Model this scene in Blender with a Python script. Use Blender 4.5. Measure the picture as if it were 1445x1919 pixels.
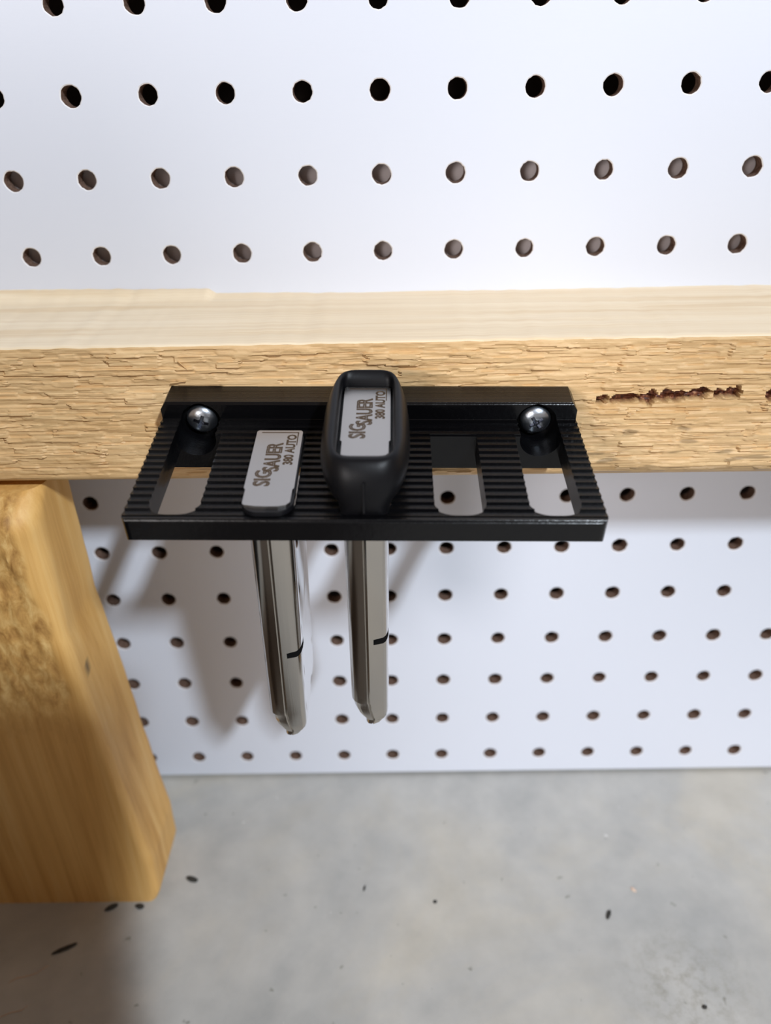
import bpy, bmesh, math, random
import numpy as np
from mathutils import Vector, Matrix, noise

for o in list(bpy.data.objects):
    bpy.data.objects.remove(o)
S = bpy.context.scene
COL = S.collection
random.seed(4)
FLOOR = 345.0                                   # board frame (mm) to world (m)
def V(x, y, z): return Vector((x*.001, y*.001, (z+FLOOR)*.001))

# ------------------------------------------------------------------ camera
cam_d = bpy.data.cameras.new('camera'); cam = bpy.data.objects.new('camera', cam_d); COL.objects.link(cam)
RV = Vector((.516834568, -.0183230617, -.00438932482))
RM = Matrix.Rotation(RV.length, 3, RV.normalized())
Bm = Matrix(((1,0,0),(0,0,-1),(0,1,0)))
Mc = Bm @ RM
rx, dn, fw = Vector(Mc[0]), Vector(Mc[1]), Vector(Mc[2])
cp = V(.0713263029*25.4, -11.3197954*25.4, -.821923846*25.4)
mw = Matrix((( rx.x, -dn.x, -fw.x, cp.x), (rx.y, -dn.y, -fw.y, cp.y), (rx.z, -dn.z, -fw.z, cp.z), (0,0,0,1)))
cam.matrix_world = mw
cam_d.sensor_fit = 'VERTICAL'; cam_d.sensor_height = 36.0
cam_d.lens = 36.0*1444.228/1919
cam_d.clip_start = .005
cam_d.dof.use_dof = True; cam_d.dof.focus_distance = .238; cam_d.dof.aperture_fstop = 27.09/3.3
S.camera = cam

# ------------------------------------------------------------------ light
w = bpy.data.worlds.new('world'); S.world = w; w.use_nodes = True
w.node_tree.nodes['Background'].inputs[0].default_value = (.245, .185, .145, 1)
w.node_tree.nodes['Background'].inputs[1].default_value = 1.0
def area(name, tgt, dirv, dist, size, power, col, length=None):
    l = bpy.data.lights.new(name, 'AREA'); l.shape = 'DISK'; l.size = size; l.energy = power; l.color = col
    if length: l.shape = 'RECTANGLE'; l.size_y = length
    o = bpy.data.objects.new(name, l); COL.objects.link(o)
    d = Vector(dirv).normalized(); o.location = tgt + d*dist
    zax = d; yax = (Vector((0, 1, 0)) - zax*zax.y).normalized(); xax = yax.cross(zax)   # long side runs front to back
    o.rotation_euler = Matrix((xax, yax, zax)).transposed().to_euler()
    return o
area('ceiling_lamp', V(-90, 0, -240), (.585, -1.0, .99), 1.7, .065, 22.5, (.82, .91, 1.0), .13)
area('room_lamp', V(0, 0, -200), (-.46, -1.0, .24), 1.9, .6, 14.0, (1.0, .96, .95))
S.view_settings.view_transform = 'Standard'; S.view_settings.look = 'None'
S.view_settings.gamma = 1; S.view_settings.use_curve_mapping = False
S.view_settings.exposure = 0.0

# ------------------------------------------------------------------ materials
def srgb(r, g, b):
    f = lambda c: (c/255/12.92) if c/255 <= .04045 else ((c/255+.055)/1.055)**2.4
    return (f(r), f(g), f(b), 1)
def mat(name, col, rough=.5, metal=0., spec=.5):
    m = bpy.data.materials.new(name); m.use_nodes = True
    b = m.node_tree.nodes['Principled BSDF']
    b.inputs['Base Color'].default_value = col; b.inputs['Roughness'].default_value = rough
    b.inputs['Metallic'].default_value = metal; b.inputs['Specular IOR Level'].default_value = spec
    return m
class G:
    def __init__(s, m): s.m = m; s.t = m.node_tree; s.b = s.t.nodes['Principled BSDF']
    def n(s, ty, **k):
        x = s.t.nodes.new(ty)
        for a, v in k.items():
            if a.startswith('i_'):
                key = a[2:]; key = int(key) if key.isdigit() else key.replace('_', ' ')
                x.inputs[key].default_value = v
            else: setattr(x, a, v)
        return x
    def l(s, a, b): s.t.links.new(a, b)
    def coords(s, scale):
        c = s.n('ShaderNodeTexCoord'); mp = s.n('ShaderNodeMapping'); mp.inputs['Scale'].default_value = scale
        s.l(c.outputs['Object'], mp.inputs['Vector']); return mp.outputs[0]
    def noise(s, vec, scale=1., detail=6., rough=.6, dist=0.):
        x = s.n('ShaderNodeTexNoise'); x.inputs['Scale'].default_value = scale; x.inputs['Detail'].default_value = detail
        x.inputs['Roughness'].default_value = rough; x.inputs['Distortion'].default_value = dist
        s.l(vec, x.inputs['Vector']); return x.outputs['Fac']
    def ramp(s, fac, stops, interp='LINEAR'):
        r = s.n('ShaderNodeValToRGB'); e = r.color_ramp.elements; r.color_ramp.interpolation = interp
        while len(e) < len(stops): e.new(.5)
        for q, (p, c) in zip(e, stops): q.position = p; q.color = c
        s.l(fac, r.inputs['Fac']); return r.outputs['Color']
    def mix(s, fac, a, b, mode='MIX'):
        x = s.n('ShaderNodeMix', data_type='RGBA', blend_type=mode)
        for v, i in ((fac, 0), (a, 6), (b, 7)):
            if hasattr(v, 'links'): s.l(v, x.inputs[i])
            else: x.inputs[i].default_value = v
        return x.outputs[2]
    def bump(s, h, strength, dist):
        x = s.n('ShaderNodeBump'); x.inputs['Strength'].default_value = strength; x.inputs['Distance'].default_value = dist
        s.l(h, x.inputs['Height']); s.l(x.outputs[0], s.b.inputs['Normal']); return x
    def col(s, c): s.l(c, s.b.inputs['Base Color'])

def wood(name, axis, light, mid, dark, fibre=1.0, rough=.5, bump=.3, bd=.0004):
    """axis 0: grain along x, axis 2: grain along z"""
    m = mat(name, mid, rough); g = G(m)
    st = lambda a, c: tuple(a if i == axis else c for i in range(3))
    ring = g.noise(g.coords(st(3, 90)), 1.6, 4, .55, .6)
    fine = g.noise(g.coords(st(14, 900)), 1.3, 5, .65)
    big = g.noise(g.coords(st(8, 30)), 1.0, 3, .5)
    c = g.ramp(ring, [(.32, dark), (.5, mid), (.68, light)])
    c = g.mix(.35*fibre, c, g.ramp(fine, [(.33, dark), (.62, light)]), 'MIX')
    c = g.mix(.18, c, g.ramp(big, [(.35, dark), (.65, light)]))
    g.col(c); g.bump(fine, bump, bd); return m

M = {}
M['planed'] = wood('planed_pine', 0, srgb(248,231,202), srgb(240,220,188), srgb(222,192,148), .8, .5, .15)
# rough sawn face
m = mat('rough_sawn_pine', srgb(196,160,112), .48); g = G(m)
fine = g.noise(g.coords((80, 300, 1300)), 1.2, 7, .75)
chunk = g.noise(g.coords((34, 100, 700)), 1.0, 6, .68, .05)
big = g.noise(g.coords((12, 30, 60)), 1.0, 4, .6)
c = g.ramp(chunk, [(.3, srgb(190,146,92)), (.5, srgb(226,184,130)), (.7, srgb(243,211,160))])
c = g.mix(.4, c, g.ramp(fine, [(.34, srgb(150,108,62)), (.46, srgb(214,178,128)), (.66, srgb(238,208,160))]))
c = g.mix(.3, c, g.ramp(big, [(.36, srgb(188,148,94)), (.64, srgb(230,196,148))]))
# thin dark checks along the grain
chk = g.noise(g.coords((75, 60, 2100)), 1.0, 3, .5, .05)
c = g.mix(g.ramp(chk, [(.31, (.62,.62,.62,1)), (.36, (0,0,0,1))]), c, srgb(134,94,54))
at = g.n('ShaderNodeAttribute', attribute_name='bark')
bk = g.noise(g.coords((900, 900, 900)), 1.0, 3, .6)
c = g.mix(at.outputs['Fac'], c, g.ramp(bk, [(.35, srgb(58,26,18)), (.55, srgb(116,62,38)), (.7, srgb(176,128,92))]))
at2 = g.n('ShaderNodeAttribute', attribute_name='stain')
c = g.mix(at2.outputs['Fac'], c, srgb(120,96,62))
g.col(c)
ad = g.n('ShaderNodeMath', operation='ADD'); g.l(fine, ad.inputs[0]); g.l(chunk, ad.inputs[1])
g.bump(ad.outputs[0], .5, .00032); M['sawn'] = m
M['leg_wood'] = wood('orange_pine', 2, srgb(242,200,130), srgb(230,180,104), srgb(200,146,72), .6, .55, .25)
m = M['leg_wood']; g = G(m)
at = g.n('ShaderNodeAttribute', attribute_name='rough'); old = g.b.inputs['Base Color'].links[0].from_socket
fr = g.noise(g.coords((260, 260, 130)), 1.0, 6, .65, .5)
c = g.mix(at.outputs['Fac'], old, g.ramp(fr, [(.32, srgb(146,100,48)), (.5, srgb(200,154,88)), (.68, srgb(232,196,130))]))
at = g.n('ShaderNodeAttribute', attribute_name='knot')
c = g.mix(at.outputs['Fac'], c, srgb(116,96,66)); g.col(c)

m = mat('white_melamine', srgb(216,220,231), .42); g = G(m)
f = g.noise(g.coords((90, 90, 1400)), 1.0, 4, .6)
g.bump(f, .12, .0002)
M['white'] = m
m = mat('hardboard_core', srgb(128,92,72), .85); g = G(m)
g.col(g.ramp(g.noise(g.coords((900,900,900)), 1.0, 4, .6), [(.35, srgb(88,64,52)), (.65, srgb(134,106,90))]))
M['core'] = m
M['fuzz'] = mat('torn_white_edge', srgb(232,230,232), .7)

def plastic(name, col, rough, layer=0.):
    m = mat(name, col, rough, 0, .3); g = G(m)
    if layer:
        c = g.n('ShaderNodeTexCoord'); sp = g.n('ShaderNodeSeparateXYZ'); g.l(c.outputs['Object'], sp.inputs[0])
        mu = g.n('ShaderNodeMath', operation='MULTIPLY', i_1=2*math.pi/.00055); g.l(sp.outputs['Y'], mu.inputs[0])
        sn = g.n('ShaderNodeMath', operation='SINE'); g.l(mu.outputs[0], sn.inputs[0])
        nz = g.noise(g.coords((700, 1100, 700)), 1.0, 3, .7)
        a = g.n('ShaderNodeMath', operation='MULTIPLY_ADD', i_1=.3); g.l(sn.outputs[0], a.inputs[0]); g.l(nz, a.inputs[2])
        g.bump(a.outputs[0], layer, .00012)
        nz2 = g.noise(g.coords((60, 60, 60)), 1.0, 3, .6)
        mr = g.n('ShaderNodeMapRange'); mr.inputs['To Min'].default_value = rough-.07; mr.inputs['To Max'].default_value = rough+.1
        g.l(nz2, mr.inputs['Value']); g.l(mr.outputs[0], g.b.inputs['Roughness'])
    return m
M['print'] = plastic('black_printed_plastic', srgb(8,8,10), .21, .55)
M['boot'] = plastic('black_moulded_plastic', srgb(13,13,16), .42)
M['boot'].node_tree.nodes['Principled BSDF'].inputs['Specular IOR Level'].default_value = .2
m = M['boot']; g = G(m); g.bump(g.noise(g.coords((1800,)*3), 1, 3, .6), .2, .0001)
M['spacer'] = plastic('black_spacer', srgb(20,20,23), .35)

m = mat('satin_steel', (.50,.47,.43,1), .16, 1.); g = G(m)
f = g.noise(g.coords((2600, 2600, 12)), 1.0, 3, .6)
mr = g.n('ShaderNodeMapRange'); mr.inputs['To Min'].default_value = .07; mr.inputs['To Max'].default_value = .22
g.l(f, mr.inputs['Value']); g.l(mr.outputs[0], g.b.inputs['Roughness']); g.bump(f, .04, .0001)
M['steel'] = m
M['mirror'] = mat('polished_steel', (.74,.73,.72,1), .035, 1.)
m = mat('brushed_plate', (.46,.44,.42,1), .32, 1.); g = G(m)
f = g.noise(g.coords((1400, 40, 1400)), 1.0, 4, .6)
g.bump(f, .1, .0001); g.b.inputs['Roughness'].default_value = .3
M['plate'] = m
M['engrave'] = mat('dark_engraving', srgb(92,76,60), .55, .6)
M['engrave_fill'] = mat('engraved_bright_steel', (.5,.47,.43,1), .4, 1.)
M['slot'] = mat('notch_shade_screen', srgb(14,13,13), .5)  # black standing for shade inside the magazine notch; also colours the phone screen
M['recess'] = mat('zinc_recess_shade', (.16,.17,.2,1), .3, 1.)  # zinc darkened to put shade into the cross recess
M['zinc'] = mat('zinc_screw', (.60,.66,.74,1), .30, 1.)
m = M['zinc']; g = G(m); g.bump(g.noise(g.coords((900,)*3), 1, 2, .5), .25, .0002)

m = mat('concrete', srgb(190,188,182), .62); g = G(m)
a1 = g.noise(g.coords((9, 9, 9)), 1., 6, .62, .6)
a2 = g.noise(g.coords((55, 55, 55)), 1., 5, .6)
a3 = g.noise(g.coords((24, 24, 24)), 1.3, 4, .55, .4)
c = g.ramp(a1, [(.32, srgb(154,156,156)), (.5, srgb(182,180,175)), (.66, srgb(199,190,172))])
c = g.mix(.35, c, g.ramp(a3, [(.3, srgb(163,163,161)), (.7, srgb(206,203,196))]))
c = g.mix(.25, c, g.ramp(a2, [(.3, srgb(160,160,158)), (.7, srgb(212,210,206))]))
pit = g.noise(g.coords((150, 150, 150)), 1., 2, .5)
c = g.mix(g.ramp(pit, [(.24, (.7,.7,.7,1)), (.29, (0,0,0,1))]), c, srgb(128,126,116))
wh = g.noise(g.coords((190, 190, 190)), 1., 1, .4)
c = g.mix(g.ramp(wh, [(.78, (0,0,0,1)), (.83, (.8,.8,.8,1))]), c, srgb(232,230,226))
# stained patch on the right of the floor
tc = g.n('ShaderNodeTexCoord'); vd = g.n('ShaderNodeVectorMath', operation='DISTANCE'); vd.inputs[1].default_value = (.118, -.112, 0)
g.l(tc.outputs['Object'], vd.inputs[0])
sm = g.ramp(vd.outputs['Value'], [(.008, (1,1,1,1)), (.034, (0,0,0,1))])
spn = g.ramp(g.noise(g.coords((210, 210, 210)), 1., 6, .75), [(.46, (0,0,0,1)), (.68, (.5,.5,.5,1))])
c = g.mix(g.mix(1., sm, spn, 'MULTIPLY'), c, srgb(126,118,98))
g.col(c); g.bump(a2, .15, .001)
M['concrete'] = m
M['rubber'] = mat('reflected_mat_brown', srgb(80,71,62), .8)  # dull brown of the added mat, meant for steel reflections
M['debris'] = mat('dark_debris', srgb(52,50,46), .8)
M['fibre'] = mat('pale_fibre', srgb(222,196,176), .8)
M['wall'] = mat('grey_back_wall', srgb(84,76,72), .8)
M['stud'] = mat('pale_backing', srgb(214,204,204), .7)

# ------------------------------------------------------------------ mesh helpers
def link(name, me, m, parent=None, kind=None, loc=None):
    o = bpy.data.objects.new(name, me); COL.objects.link(o)
    for q in (m if isinstance(m, (list, tuple)) else [m]): me.materials.append(q)
    if parent: o.parent = parent
    if kind: o['kind'] = kind
    if loc is not None: o.location = loc
    return o
def tag(o, label, cat, group=None):
    o['label'] = label; o['category'] = cat
    if group: o['group'] = group
    return o
def mesh_from(verts, faces, mi=None, smooth=False):
    me = bpy.data.meshes.new('m'); me.from_pydata([tuple(v) for v in verts], [], faces)
    if mi is not None: me.polygons.foreach_set('material_index', mi)
    if smooth: me.polygons.foreach_set('use_smooth', [True]*len(faces))
    me.update(); return me
def recalc(me):
    bm = bmesh.new(); bm.from_mesh(me); bmesh.ops.recalc_face_normals(bm, faces=bm.faces); bm.to_mesh(me); bm.free()
    return me
def sharp(me, ang=35):
    me.polygons.foreach_set('use_smooth', [True]*len(me.polygons))
    me.set_sharp_from_angle(angle=math.radians(ang)); return me
def loft(rings, cap0=True, cap1=True, mis=None):
    n = len(rings[0]); verts = [v for r in rings for v in r]; faces = []; mi = []
    for i in range(len(rings)-1):
        for j in range(n):
            k = (j+1) % n
            faces.append((i*n+j, i*n+k, (i+1)*n+k, (i+1)*n+j)); mi.append(mis[j] if mis else 0)
    if cap0: faces.append(tuple(range(n-1, -1, -1))); mi.append(0)
    if cap1: faces.append(tuple((len(rings)-1)*n+j for j in range(n))); mi.append(0)
    return recalc(mesh_from(verts, faces, mi))
def prism(poly, lo, hi, axes='xyz', sc=.001):
    """poly in the first two of axes, extruded along the third (mm)"""
    ix = ['xyz'.index(a) for a in axes]
    def mk(p, h):
        v = [0, 0, 0]; v[ix[0]] = p[0]*sc; v[ix[1]] = p[1]*sc; v[ix[2]] = h*sc; return v
    return loft([[mk(p, lo) for p in poly], [mk(p, hi) for p in poly]])
def rrect(x0, y0, x1, y1, r, n=6):
    """rounded rectangle; r is one radius or four (x0y0, x1y0, x1y1, x0y1)"""
    if not isinstance(r, (tuple, list)): r = (r,)*4
    P = []
    for (cx, cy, a, q) in ((x0, y0, 180, r[0]), (x1, y0, 270, r[1]), (x1, y1, 0, r[2]), (x0, y1, 90, r[3])):
        sx = 1 if cx == x0 else -1; sy = 1 if cy == y0 else -1
        for i in range(n+1):
            t = math.radians(a + 90*i/n)
            P.append((cx+sx*q + q*math.cos(t), cy+sy*q + q*math.sin(t)))
    return P
def box_me(x0, x1, y0, y1, z0, z1): return prism([(x0,y0),(x1,y0),(x1,y1),(x0,y1)], z0, z1)
def apply_mods(o):
    dg = bpy.context.evaluated_depsgraph_get(); dg.update()
    me = bpy.data.meshes.new_from_object(o.evaluated_get(dg))
    o.modifiers.clear(); o.data = me; return me
def boolean(o, cutters, op='DIFFERENCE'):
    tmp = []
    for c in cutters:
        c2 = bpy.data.objects.new('cutter', c[0]); COL.objects.link(c2)
        if c[1]: c[0].materials.append(c[1])
        md = o.modifiers.new('b', 'BOOLEAN'); md.operation = op; md.solver = 'EXACT'; md.object = c2
        if c[1]: md.material_mode = 'TRANSFER'
        tmp.append(c2)
    apply_mods(o)
    for t in tmp: bpy.data.objects.remove(t)

# ------------------------------------------------------------------ setting
fl = link('floor', recalc(mesh_from([(-1.6,-1.6,0),(1.6,-1.6,0),(1.6,.08,0),(-1.6,.08,0),(-1.6,-1.6,-.02),(1.6,-1.6,-.02),(1.6,.08,-.02),(-1.6,.08,-.02)],
    [(0,1,2,3),(4,5,6,7),(0,1,5,4),(1,2,6,5),(2,3,7,6),(3,0,4,7)])), M['concrete'], kind='structure')
wb = link('wall_back', box_me(-1600, 1600, 60, 80, 0, 1400), M['wall'], kind='structure')

# pegboard with real holes on a 25.4 mm grid (rows and columns of the fit)
def pegboard():
    p = 25.4; T = 5.5; R = 3.25; N = 24
    verts = []; faces = []; mi = []
    def sq(i):                                   # point i of N around the cell's square
        a = 2*math.pi*i/N; c, s = math.cos(a), math.sin(a); k = .5*p/max(abs(c), abs(s)); return c*k, s*k
    xs = range(-12, 13); rows = range(-6, 14)
    for r in rows:
        for cx in xs:
            x0, z0 = cx*p, -r*p; ell = random.uniform(.97, 1.04)
            b = len(verts)
            rr = [R*ell*(1+random.uniform(-.035, .035)) for _ in range(N)]
            for i in range(N):
                a = 2*math.pi*i/N; ux, uz = math.cos(a), math.sin(a); sx, sz = sq(i)
                fz = z0+sz
                if r == 13: fz = max(fz, -FLOOR)
                for (q, y) in (((x0+sx, fz), 0), ((x0+ux*(rr[i]+.35), z0+uz*(rr[i]+.35)), 0), ((x0+ux*rr[i], z0+uz*rr[i]), .28),
                               ((x0+ux*(rr[i]-.08), z0+uz*(rr[i]-.08)), .9), ((x0+ux*R, z0+uz*R), T), ((x0+sx, fz), T)):
                    verts.append(V(q[0], y, q[1]))
            for i in range(N):
                j = (i+1) % N
                for k, mm in enumerate((0, 2, 1, 1, 1)):
                    faces.append((b+i*6+k, b+j*6+k, b+j*6+k+1, b+i*6+k+1)); mi.append(mm)
    me = mesh_from(verts, faces, mi)
    bm = bmesh.new(); bm.from_mesh(me); bmesh.ops.remove_doubles(bm, verts=bm.verts, dist=2e-5)
    bmesh.ops.recalc_face_normals(bm, faces=bm.faces); bm.to_mesh(me); bm.free()
    return me
pb = link('pegboard', pegboard(), [M['white'], M['core'], M['fuzz']])
tag(pb, 'white pegboard panel with rows of round holes standing on the concrete floor', 'pegboard')
bs = link('backing_strip', box_me(-330, 330, 7.5, 40, FLOOR-100, FLOOR-38), M['stud'])
tag(bs, 'pale backing strip seen only through the two rows of holes just above the beam', 'strip')

# ------------------------------------------------------------------ beam (rough sawn front, planed top)
BZT, BZB, BY = -90.8, -137.2, -60.5
beam = bpy.data.objects.new('wooden_beam', None); COL.objects.link(beam); beam.location = V(0, -30, BZB)
tag(beam, 'horizontal pine beam with planed top and rough sawn front running across the pegboard', 'beam')
bl = beam.location
def nz(x, y, z, s): return noise.noise(Vector((x*s[0], y*s[1], z*s[2])))
def beam_rows():
    prof = []                                    # (y, z, kind) from back top to back bottom
    for y in np.linspace(0, BY+1.0, 26): prof.append((y, BZT, 't'))
    prof += [(BY+.5, BZT-.15, 't'), (BY+.12, BZT-.5, 'f')]
    for z in np.linspace(BZT-1.1, BZB+2.2, 150): prof.append((BY, z, 'f'))
    prof += [(BY+.4, BZB+1.2, 'b'), (BY+1.1, BZB+.45, 'b'), (BY+2.3, BZB, 'b'), (BY+20, BZB, 'b'), (0, BZB, 'b')]
    return prof
cracks = [(66.6, -110.7, 69.5, -110.2, 1.5), (71.2, -110.6, 79, -109.9, 1.6), (80.5, -110.4, 91, -109.2, 1.9), (90, -110.2, 101, -108.4, 1.7), (103.5, -109.2, 110.5, -108.6, 1.7), (119.5, -109.8, 124, -109.4, 1.8)]
def crack(x, z):
    m = 0
    for (a, za, b, zb, h) in cracks:
        t = (x-a)/(b-a)
        if -.1 < t < 1.1:
            tt = min(max(t, 0), 1); zc = za+(zb-za)*tt + .5*nz(x, 0, 0, (.6,1,1))
            hh = h*(.95+.9*nz(x, 3, 0, (.45,1,1)))
            d = abs(z-zc)/max(hh, .2)
            e = max(0, -t, t-1)*8
            m = max(m, 1-(d+e))
    return min(1, max(0, m*3.2))
def hsh(a, b, c):
    q = math.sin(a*127.1+b*311.7+c*74.7)*43758.5453; return q-math.floor(q)
def build_beam():
    prof = beam_rows()
    xs = np.concatenate([np.linspace(-420, -150, 40), np.arange(-149.4, 149.5, .6), np.linspace(150, 420, 40)])
    verts = []; bark = []; stain = []
    for x in xs:
        for (y, z, k) in prof:
            dy = dz = 0; b = 0; s = 0
            if k == 'f' and abs(x) < 150:
                dy = 0
                for (ch, cl, am, sd) in ((4.2, 22, .34, 1), (1.9, 11, .34, 2), (1.05, 7, .22, 3)):   # torn fibre plates
                    bz = math.floor(z/ch + .35*nz(x, sd, z, (.03, 1, .1)) + sd*.31)
                    r1 = hsh(bz, sd, 0); bx_ = math.floor(x/(cl*(.6+.8*r1)) + r1*9 + .12*nz(x, 7, z, (.1, 1, 1.5)))
                    r2 = hsh(bz, sd, bx_+17); dy += am*(r2-.5)*2*(1 if r2 > .25 else 1.4)
                dy += .18*nz(x, 4, z, (.08, 1, 1.6))
                edge = min(1, (BZT-z)/3)
                dy = max(-.8, min(.8, dy))*edge
                if -72 < x < 62 and -125 < z < -102: dy = max(0, dy)       # clear of the holder
                b = crack(x, z); dy += 3.0*b
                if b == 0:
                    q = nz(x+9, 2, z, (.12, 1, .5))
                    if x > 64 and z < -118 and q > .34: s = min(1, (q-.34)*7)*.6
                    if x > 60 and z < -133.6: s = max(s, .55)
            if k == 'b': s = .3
            if k == 't' and y > -8 and x < -62:
                dz = 1.7*min(1, (-62-x)/2.5)*(1 if y > -5 else .5)
                dz += .2*nz(x, y, 0, (.3, .3, 1))
            if k == 't': dz += .25*nz(x, y, 0, (.03, .25, 1))
            if abs(z-BZT) < 1.2: dz += .25*nz(x, 7, 0, (.18, 1, 1))
            zz = z+dz-.006*x*(0 if z > -100 else 1)*.8 + (-.012*x if (k == 't' and y > -3 and x < 0) else 0)
            verts.append(V(x, y+dy, zz)-bl); bark.append(b); stain.append(s)
    n = len(prof); faces = []; mi = []
    for i in range(len(xs)-1):
        for j in range(n-1):
            faces.append((i*n+j, i*n+j+1, (i+1)*n+j+1, (i+1)*n+j)); mi.append(0 if prof[j][2] == 't' else 1)
        faces.append((i*n+n-1, i*n, (i+1)*n, (i+1)*n+n-1)); mi.append(0)
    faces.append(tuple(range(n))); mi.append(1); faces.append(tuple((len(xs)-1)*n+j for j in range(n))[::-1]); mi.append(1)
    me = recalc(mesh_from(verts, faces, mi, True))
    for nm, d in (('bark', bark), ('stain', stain)):
        a = me.attributes.new(nm, 'FLOAT', 'POINT'); a.data.foreach_set('value', d)
    me.set_sharp_from_angle(angle=math.radians(40))
    return me
link('timber', build_beam(), [M['planed'], M['sawn']], beam)
# torn splinters lying proud on the sawn face
def splinter(x, z, ln, h, ang, t=.35):
    pts = []; n = 5
    rings = []
    for i in range(n):
        s = i/(n-1); hw = h*(1-s*.9)*.5+.03; lift = .1+ .7*s*s*t
        cx = x+ln*s*math.cos(ang); cz = z+ln*s*math.sin(ang)
        rings.append([V(cx, BY-.55-lift, cz+hw)-bl, V(cx, BY-.55-lift-t*.5, cz)-bl, V(cx, BY-.55-lift, cz-hw)-bl, V(cx, BY-.2, cz)-bl])
    return loft(rings)
for (x, z, ln, h, a) in ((-66, -102.6, 5, .5, .12), (-60, -98.5, 4, .35, 2.3)):
    link('splinter', splinter(x, z, ln, h, a), M['sawn'], beam)

# ------------------------------------------------------------------ leg (left post)
def xr(z):
    ks = [(-137, -116.3), (-195, -116.0), (-235, -112.6), (-262, -110.9), (-300, -107.9), (-320, -106.0), (-340, -106.2), (-345, -107.4)]
    for (a, xa), (b, xb) in zip(ks, ks[1:]):
        if z >= b: return xa+(xb-xa)*(z-a)/(b-a)
    return ks[-1][1]
def build_leg():
    rings = []; rough = []; knot = []; zs = list(np.linspace(-345, -139.5, 120))
    for z in zs:
        x1 = xr(z)+.3*noise.noise(Vector((0, 0, z*.08))); yf = -71 - .0*z; yb = -35.5
        top = max(0, min(1, (z+152)/12)); yf += 9*top*top
        rc = 4.2 + 6*max(0, min(1, (z+215)/60)) - 0.5
        end = max(0, (-341-z)/4)*.8
        P = [( -206, yb), (-206, yf)]
        for x in np.linspace(-200, x1-rc-.5, 60): P.append((x, yf))
        for i in range(13):
            t = math.radians(270+90*i/12); P.append((x1-rc+rc*math.cos(t), yf+rc+rc*math.sin(t)))
        for y in np.linspace(yf+rc+1, yb-2.5, 10): P.append((x1, y))
        for i in range(5):
            t = math.radians(90*i/4); P.append((x1-2+2*math.cos(t), yb-2+2*math.sin(t)))
        ring = []
        for k, (x, y) in enumerate(P):
            r = 0; kn = 0; dy = 0
            if 2 <= k < 70:
                u = (x1-x)
                lim = 5+4*noise.noise(Vector((3, 0, z*.05)))
                if z > -240+10*noise.noise(Vector((x*.1, 0, 0))) and u > lim and u < 40-.0*z:
                    r = 1; zi = min(1, (z+240)/20) if z > -240 else 0
                    dy = .9*noise.noise(Vector((x*.35, 1, z*.12)))+.6*noise.noise(Vector((x*.9, 5, z*.5)))
                    r = .85*min(1, (u-lim)/2)*max(.2, zi); dy *= r
                if -175 < z < -160 and u > 11: dy += .8
            d = math.hypot((y+63.5)/1.3, (z+213.5)/2.6)
            if k >= 60 and x > x1-3 and d < 1.3: kn = min(1, (1.3-d)*1.6)
            ring.append(V(x-end, y+dy, z)); rough.append(r); knot.append(kn)
        rings.append(ring)
    me = loft(rings)
    for nm, d in (('rough', rough), ('knot', knot)):
        a = me.attributes.new(nm, 'FLOAT', 'POINT'); a.data.foreach_set('value', d)
    return sharp(me, 50)
leg = link('wooden_post', build_leg(), M['leg_wood'])
tag(leg, 'orange-tinted pine post standing on the floor at the left, under the beam', 'post')

# added post, unseen left of the camera, placed to block the room lamp
shade_post = link('wooden_post', sharp(prism(rrect(-350, -345, -174, -307, 3), 0, FLOOR+30), 50), M['leg_wood'])
tag(shade_post, 'added pine post, unseen, placed to shade the left side', 'post')

bx = link('shade_box', sharp(prism(rrect(-470, -300, -212, -118, 6), .2, FLOOR-185), 40), M['spacer'])  # added unseen box that keeps light off the lower post and floor
tag(bx, 'added black box, unseen, placed to darken the left post foot and floor', 'box')
mt = link('reflection_mat', sharp(prism(rrect(-150, -700, -22, -136, 8), .2, 9), 40), None or M['rubber'])  # added unseen mat giving the steel a darker floor to reflect
tag(mt, 'added brown mat, unseen, placed to darken the reflections in the steel', 'mat')

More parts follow.
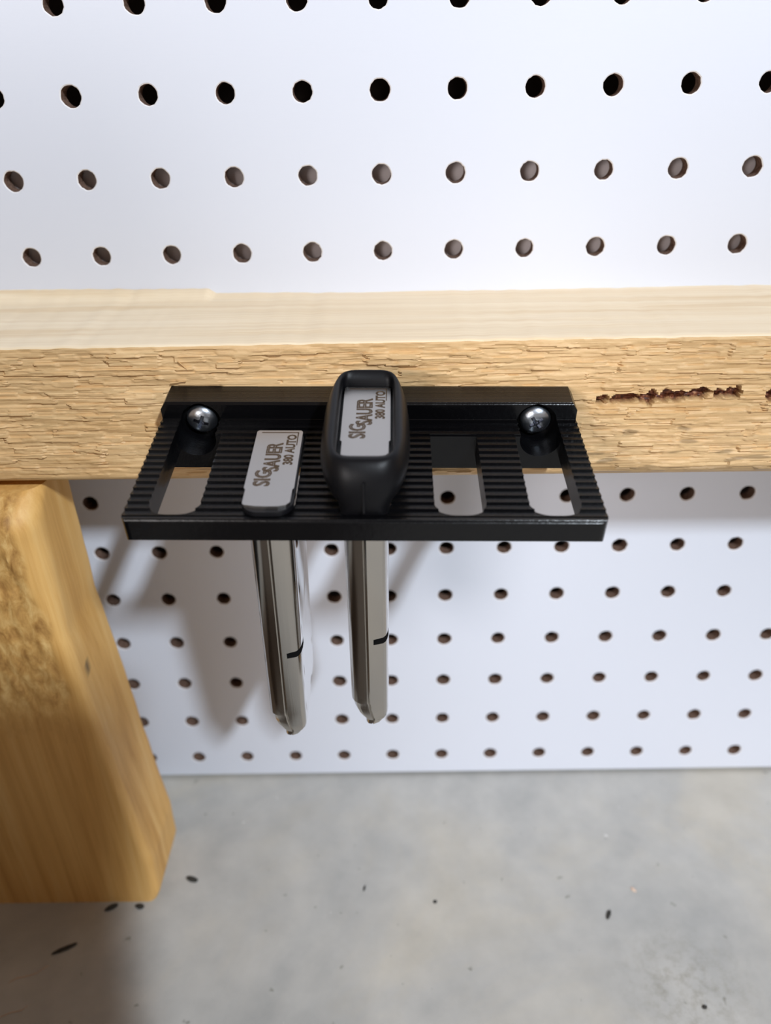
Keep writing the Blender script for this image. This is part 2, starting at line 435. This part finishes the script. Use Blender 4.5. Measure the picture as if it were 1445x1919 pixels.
# ------------------------------------------------------------------ holder
HR = Matrix(((.9998075, .01192238, .01558283), (-.00895591, .98395321, -.17820176), (-.01745737, .17802789, .98387058)))
HM = Matrix.Translation(V(-4.69, BY, -104.9)) @ HR.to_4x4()
SW = -4.93
def holder_mesh():
    W = 62.9
    prof = [(0, 0), (-9.4, 0), (-10.2, -.6), (-10.2, SW-.5)]
    y = -10.2; pitch = 2.9
    while y-pitch > -57.2:
        prof += [(y-.35, SW-.62), (y-pitch+.05, SW), (y-pitch, SW-.62)]
        y -= pitch
    prof += [(y-.4, SW-.1), (-58.0, SW), (-58.6, SW-.7), (-58.6, SW-6.8), (-57.9, SW-7.45), (-19.5, SW-7.45), (-19.5, -17), (3.0, -17)]
    me = prism(prof, -W, W, 'yzx')
    o = bpy.data.objects.new('tmp', me); COL.objects.link(o)
    cut = []
    for u in (-50.2, -25.2, 0, 25.2, 50.2):
        cut.append((prism(rrect(u-6.85, -56.1, u+6.85, -19.5, (5.5, 5.5, .01, .01)), -30, 4), None))
    for u in (-51.2, 51.0):
        circ = [(u+6.1*math.cos(t), -6.4+6.1*math.sin(t)) for t in np.linspace(0, 2*math.pi, 49)[:-1]]
        cut.append((prism(circ, -26, -7.8, 'xzy'), None))
        cut.append((prism([(u+2.1*math.cos(t), -6.3+2.1*math.sin(t)) for t in np.linspace(0, 2*math.pi, 17)[:-1]], -8, 8, 'xzy'), None))
    boolean(o, cut)
    cut2 = [(prism(rrect(-W+.0, -58.6, W-.0, 12, (2.2, 2.2, .5, .5)), -40, 10), None)]
    boolean(o, cut2, 'INTERSECT')
    # chamfered ends of the back block
    ch = []
    for s in (-1, 1):
        ch.append((prism([(s*(W-1.8), .5), (s*(W+1), .5), (s*(W+1), -2.2), (s*W, -2.2)], -30, 6, 'xzy'), None))
    boolean(o, ch)
    me = o.data; bpy.data.objects.remove(o)
    return sharp(me, 30)
holder = link('magazine_holder', holder_mesh(), M['print']); holder.matrix_world = HM
tag(holder, 'black ridged plastic holder with five slots screwed to the beam', 'holder')

# screws
def screw_me():
    prof = [(0, 2.5), (1.6, 2.4), (3.0, 2.0), (4.0, 1.4), (4.6, .6), (4.7, 0), (4.3, -.35), (1.9, -.4), (1.9, -6.8), (.01, -7.2)]
    n = 40
    rings = [[(r*.001*math.cos(2*math.pi*i/n), -h*.001, r*.001*math.sin(2*math.pi*i/n)) for i in range(n)] for r, h in ((max(a, .01), b) for a, b in prof)]
    me = loft(rings); me.materials.append(M['zinc']); sharp(me, 40)
    o = bpy.data.objects.new('tmp', me); COL.objects.link(o)
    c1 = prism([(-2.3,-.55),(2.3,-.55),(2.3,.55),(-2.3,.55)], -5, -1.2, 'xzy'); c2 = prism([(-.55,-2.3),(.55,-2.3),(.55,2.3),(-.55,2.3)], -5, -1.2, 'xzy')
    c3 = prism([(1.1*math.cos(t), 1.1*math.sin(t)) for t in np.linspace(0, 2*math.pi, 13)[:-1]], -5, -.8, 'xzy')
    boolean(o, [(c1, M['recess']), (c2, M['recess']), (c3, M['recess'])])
    me = o.data; bpy.data.objects.remove(o); return sharp(me, 40)
sm = screw_me()
for u, a, lab in ((-51.2, .35, 'round cross-head screw fixing the left end of the black holder, bluish reflections'),
                  (50.9, -.62, 'round cross-head screw fixing the right end of the black holder, brighter and greyer')):
    s = bpy.data.objects.new('screw', sm); COL.objects.link(s)
    s.matrix_world = HM @ Matrix.Translation((u*.001, -.0086, -.0063)) @ Matrix.Rotation(a, 4, 'Y')
    tag(s, lab, 'screw', 'screws in the holder')

# ------------------------------------------------------------------ magazines (own frame: plate top at 0, -y to the front)
def text_lines(body, size_h, length, x, y, rad, m, parent, outline=True):
    cu = bpy.data.curves.new('t', 'FONT'); cu.body = body; cu.size = 1.0
    if outline: cu.fill_mode = 'FRONT'
    cu.resolution_u = 3
    o = bpy.data.objects.new('t', cu); COL.objects.link(o)
    dg = bpy.context.evaluated_depsgraph_get(); dg.update()
    me = bpy.data.meshes.new_from_object(o.evaluated_get(dg))
    bpy.data.objects.remove(o)
    co = np.array([v.co[:] for v in me.vertices]); lo = co.min(0); hi = co.max(0)
    fx = length/(hi[0]-lo[0]); fy = size_h/(hi[1]-lo[1])
    bm = bmesh.new(); bm.from_mesh(me)
    bmesh.ops.remove_doubles(bm, verts=bm.verts, dist=1e-4)
    T = lambda c: ((x-(c[1]-lo[1])*fy)*.001, (y+(c[0]-lo[0])*fx)*.001)
    edges = [e for e in bm.edges if len(e.link_faces) == 1]
    verts = []; faces = []
    def add(P, F):
        b = len(verts); verts.extend(P); faces.extend([tuple(b+i for i in f) for f in F])
    h = .00010; r = rad*.001
    for e in edges:                                # thin raised burr along every outline edge
        a = Vector(T(e.verts[0].co)); b = Vector(T(e.verts[1].co)); d = b-a
        if d.length < 1e-7: continue
        nn = Vector((-d.y, d.x)).normalized()*r; d2 = d.normalized()*r*.6; a2 = a-d2; b2 = b+d2
        P = [(a2.x+nn.x, a2.y+nn.y, -.00002), (b2.x+nn.x, b2.y+nn.y, -.00002), (b2.x-nn.x, b2.y-nn.y, -.00002), (a2.x-nn.x, a2.y-nn.y, -.00002), (a2.x, a2.y, h), (b2.x, b2.y, h)]
        add(P, [(0,1,5,4), (2,3,4,5), (1,2,5), (3,0,4), (3,2,1,0)])
    me2 = mesh_from(verts, faces); bm.free()
    return link('engraving', recalc(me2), m, parent)

def plate_poly():
    P = [(-6.6, 0), (6.6, 0)]
    P = [(-6.65, -27.2), (-6.2, -27.8), (-6.2, -33.6), (-5.7, -34.2), (-3, -34.7), (0, -34.85), (3.2, -34.75), (5.2, -34.2), (6.2, -33.0), (6.25, -27.8), (6.65, -27.2), (6.65, -.7), (6.1, 0), (-6.1, 0), (-6.65, -.6)]
    return P
def make_mag(name, label, mat4, yb0, yb1, wtip, lean, boot, mx=0.):
    root = bpy.data.objects.new(name, None); COL.objects.link(root); root.matrix_world = mat4
    tag(root, label, 'magazine', 'magazines in the holder')
    # --- steel tube
    F, Bk = yb1, yb0                              # front y (more negative), back y
    base = [(-6.2, Bk), (-6.2, F+4.2), (-5.9, F+2.3), (-5.0, F+.9), (-3.7, F+.15), (-2.4, F), (-.9, F-.1), (-.55, F+.22), (-.2, F+.02), (.1, F-.22), (3.3, F+.36), (4.6, F+.62), (5.4, F+1.4), (5.9, F+2.6), (6.2, F+4.4), (6.2, Bk), (4.5, Bk+1), (-4.5, Bk+1)]
    rings = []
    L = -wtip
    lv = [(-1.5, 0, 0), (-30, 0, 0), (-L+19, 0, 0), (-L+12, 0, 0), (-L+11.4, .5, 0), (-L+8.5, .9, 0), (-L+5.5, 1.9, 0), (-L+3.2, 3.2, .2), (-L+2.1, 4.1, .9), (-L+2.0, 4.4, 1.2), (-L, 4.5, 2.6)]
    for (wz, il, ir) in lv:
        ring = []
        for (x, y) in base:
            xl = -6.2+il; xh = 6.2-ir
            xx = xl+(x+6.2)*(xh-xl)/12.4
            yy = y + (il*.12 if y < F+5 else 0)
            xx += lean*(-wz)
            ring.append((xx*.001, yy*.001, wz*.001))
        rings.append(ring)
    mis = [0]*len(base)
    for j in (13, 14): mis[j] = 1
    mis[0] = 1
    me = loft(rings, mis=mis)
    me.materials.append(M['steel']); me.materials.append(M['mirror'])
    me.set_sharp_from_angle(angle=math.radians(24)); me.polygons.foreach_set('use_smooth', [True]*len(me.polygons))
    o = bpy.data.objects.new('tmp', me); COL.objects.link(o)
    wn = wtip+43.0
    cx = lean*(-wn)
    c = prism([(1.6+cx, wn-1.4), (9+cx, wn-.8), (9+cx, wn+2.3), (3+cx, wn+1.3), (1.6+cx, wn+1.0)], F-2, F+6.5, 'xzy')
    boolean(o, [(c, M['slot'])])
    me = o.data; bpy.data.objects.remove(o)
    body = bpy.data.objects.new('body', me); COL.objects.link(body); body.parent = root
    while len(me.materials) > 3: me.materials.pop()
    sharp(me, 24)
    # --- floor plate with its engraving
    pl = link('floor_plate', prism(plate_poly(), -.8, 0), M['plate'], root)
    for (t, h, ln, x, y, r) in (('SIG', 4.2, 6.6, -.2, -26.2, .27), ('SAUER', 4.2, 13.2, 1.5, -19.7, .27), ('380 AUTO', 2.5, 14.4, 5.0, -16.7, .2)):
        text_lines(t, h, ln, x, y, r, M['engrave'], pl)
    # engraved border line at the back edge
    bd = mesh_from([(-.0052,-.0009,.00003),(.0056,-.0009,.00003),(.0056,-.0013,.00003),(-.0052,-.0013,.00003)]+[(.0052,-.0009,.00003),(.0056,-.0009,.00003),(.0056,-.0075,.00003),(.0053,-.0075,.00003)], [(3,2,1,0),(7,6,5,4)])
    e = bmesh.new(); e.from_mesh(bd); ex = bmesh.ops.extrude_face_region(e, geom=e.faces[:])
    for v in ex['geom']:
        if isinstance(v, bmesh.types.BMVert): v.co.z -= .00006
    bmesh.ops.recalc_face_normals(e, faces=e.faces); e.to_mesh(bd); e.free()
    link('engraving', bd, M['engrave'], pl)
    if not boot:
        sp = prism(rrect(-6.6, -36.2, 6.9, -1.2, (4.5, 4.5, 1, 1)), -2.28, -.82)
        link('spacer', sharp(sp, 40), M['spacer'], root)
    return root

def M4(u, y, wz): return HM @ Matrix.Translation((u*.001, y*.001, wz*.001))
m1 = make_mag('pistol_magazine', 'steel pistol magazine in the second slot from the left, flat engraved base plate', M4(-25.45, -20.8, -2.6), -4.0, -32.2, -105.6, -.026, False)
m2 = make_mag('pistol_magazine', 'steel pistol magazine in the middle slot with a bulging black plastic boot', M4(0.0, -12.4, 7.0), -12.0, -39.8, -109.5, .0, True)
# boot of the middle magazine
def boot_me():
    n = 56
    def ring(hu, y0, y1, wz, e=3.2, ef=None):
        cy = (y0+y1)/2; hy = (y0-y1)/2; R = []
        for i in range(n):
            t = 2*math.pi*i/n; c, s = math.cos(t), math.sin(t)
            ee = e
            x = math.copysign(abs(c)**(2/ee), c)*hu; y = math.copysign(abs(s)**(2/ee), s)*hy
            R.append((x*.001, (cy+y)*.001, wz*.001))
        return R
    # in the holder frame, then moved to the magazine's frame
    L = [(6.75, -19.7, -55.6, -6.6, 9), (6.8, -18.5, -56.6, -4.2, 7), (8.2, -14.5, -57.0, -2.6, 3.6), (10.4, -11.4, -57.4, -.2, 3.3), (11.5, -10.6, -57.6, 2.4, 3.2), (11.9, -10.3, -57.4, 5.0, 3.2), (11.5, -9.6, -56.6, 7.4, 3.3), (10.7, -9.2, -55.4, 9.2, 3.6),
         (10.0, -8.9, -54.4, 10.2, 4.0), (9.4, -8.8, -53.6, 10.7, 4.4), (8.7, -9.2, -52.8, 10.8, 5), (8.0, -9.8, -51.6, 10.5, 6), (7.5, -10.8, -50.4, 9.6, 9), (7.35, -11.6, -49.6, 8.6, 12), (7.25, -12.0, -48.6, 6.0, 14)]
    R = [ring(a, b, c, d, e) for a, b, c, d, e in L]
    me = loft(R, True, True)
    return sharp(me, 60)
bt = link('boot', boot_me(), M['boot'], m2); bt.location = (0, .0124, -.007)
sm_ = box_me(-.22, .22, -57.95, -57.0, -3, 6.5)
link('seam', sm_, M['spacer'], bt)

# ------------------------------------------------------------------ the phone that takes the picture (behind the lens; it shades the left)
ph = bpy.data.objects.new('smartphone', None); COL.objects.link(ph)
ph.matrix_world = Matrix.Translation(-fw*.004) @ mw
tag(ph, 'black smartphone held up facing the beam, just out of frame', 'phone')
link('case', sharp(prism(rrect(-40, -142, 40, 24, 10), .5, 10), 40), M['boot'], ph)
link('camera_bar', sharp(prism(rrect(-34, -9, 34, 9, 8), -.6, .5), 40), M['spacer'], ph)
link('screen', sharp(prism(rrect(-37, -138, 37, 20, 8), 10, 10.4), 40), M['slot'], ph)

# ------------------------------------------------------------------ floor debris
def chip(name, x, y, lx, ly, h, a, m, lab, cat):
    R = []; n = 9
    for k, (s, z) in enumerate(((.8, .05), (1, .5), (.55, 1))):
        R.append([(lx*s*(.8+.3*random.random())*math.cos(2*math.pi*i/n)*.001, ly*s*(.8+.3*random.random())*math.sin(2*math.pi*i/n)*.001, z*h*.001) for i in range(n)])
    o = link(name, sharp(loft(R), 60), m); o.location = V(x, y, -FLOOR); o.rotation_euler.z = a
    tag(o, lab, cat); return o
chip('debris_chip', -94.2, -60.2, 3.3, 1.5, .8, -.4, M['debris'], 'small dark chip on the concrete just right of the post foot', 'debris')
chip('debris_chip', -127.3, -73.8, 3.3, 1.5, 1.2, .5, M['debris'], 'dark crumb at the bottom front edge of the post, further from its corner', 'debris')
chip('debris_chip', -114.8, -73.6, 2.4, 1.4, 1.1, -.3, M['debris'], 'dark crumb touching the front corner of the post foot', 'debris')
chip('debris_sliver', -141.8, -92.5, 6.2, 1.1, 1.0, .45, M['debris'], 'long dark sliver on the shaded floor in front of the post', 'debris')
chip('debris_chip', 94.1, -80, 2.7, 1.0, .9, 1.1, M['debris'], 'dark narrow fleck alone on the right half of the concrete floor', 'debris')
chip('debris_chip', 122.3, -119, 1.1, .9, .8, .3, M['debris'], 'tiny dark olive speck near the bottom right of the floor', 'debris')
chip('debris_chip', 18.1, -72.8, 1.0, 1.0, .4, .3, M['debris'], 'tiny grey speck near the middle of the floor', 'debris')
chip('debris_chip', -13.8, -65.8, .5, 1.7, .4, -.2, M['debris'], 'thin grey fleck left of the middle of the floor', 'debris')
chip('paint_crumb', 108.4, -68.2, 1.6, .9, .7, -.9, M['fibre'], 'pale crumb above right of the dark narrow fleck', 'debris')
def fibre(pts, lab):
    R = []
    for i, (x, y) in enumerate(pts):
        r = .22
        R.append([V(x, y+r*math.cos(t), -FLOOR+.3+r*math.sin(t)) for t in (0, 1.57, 3.14, 4.71)])
    o = link('wood_fibre', sharp(loft(R), 80), M['fibre']); tag(o, lab, 'fibre')
fibre([(-160, -106.5), (-157.5, -104.8), (-153, -103.8), (-150, -102.8), (-147.5, -100.6), (-146, -99.6)], 'pale curled fibre on the shaded floor in front of the post')
fibre([(-166, -122.5), (-162, -119), (-158, -120), (-154, -118.2), (-150, -117.4), (-148.5, -115.6)], 'reddish pale fibre at the bottom left corner of the floor')
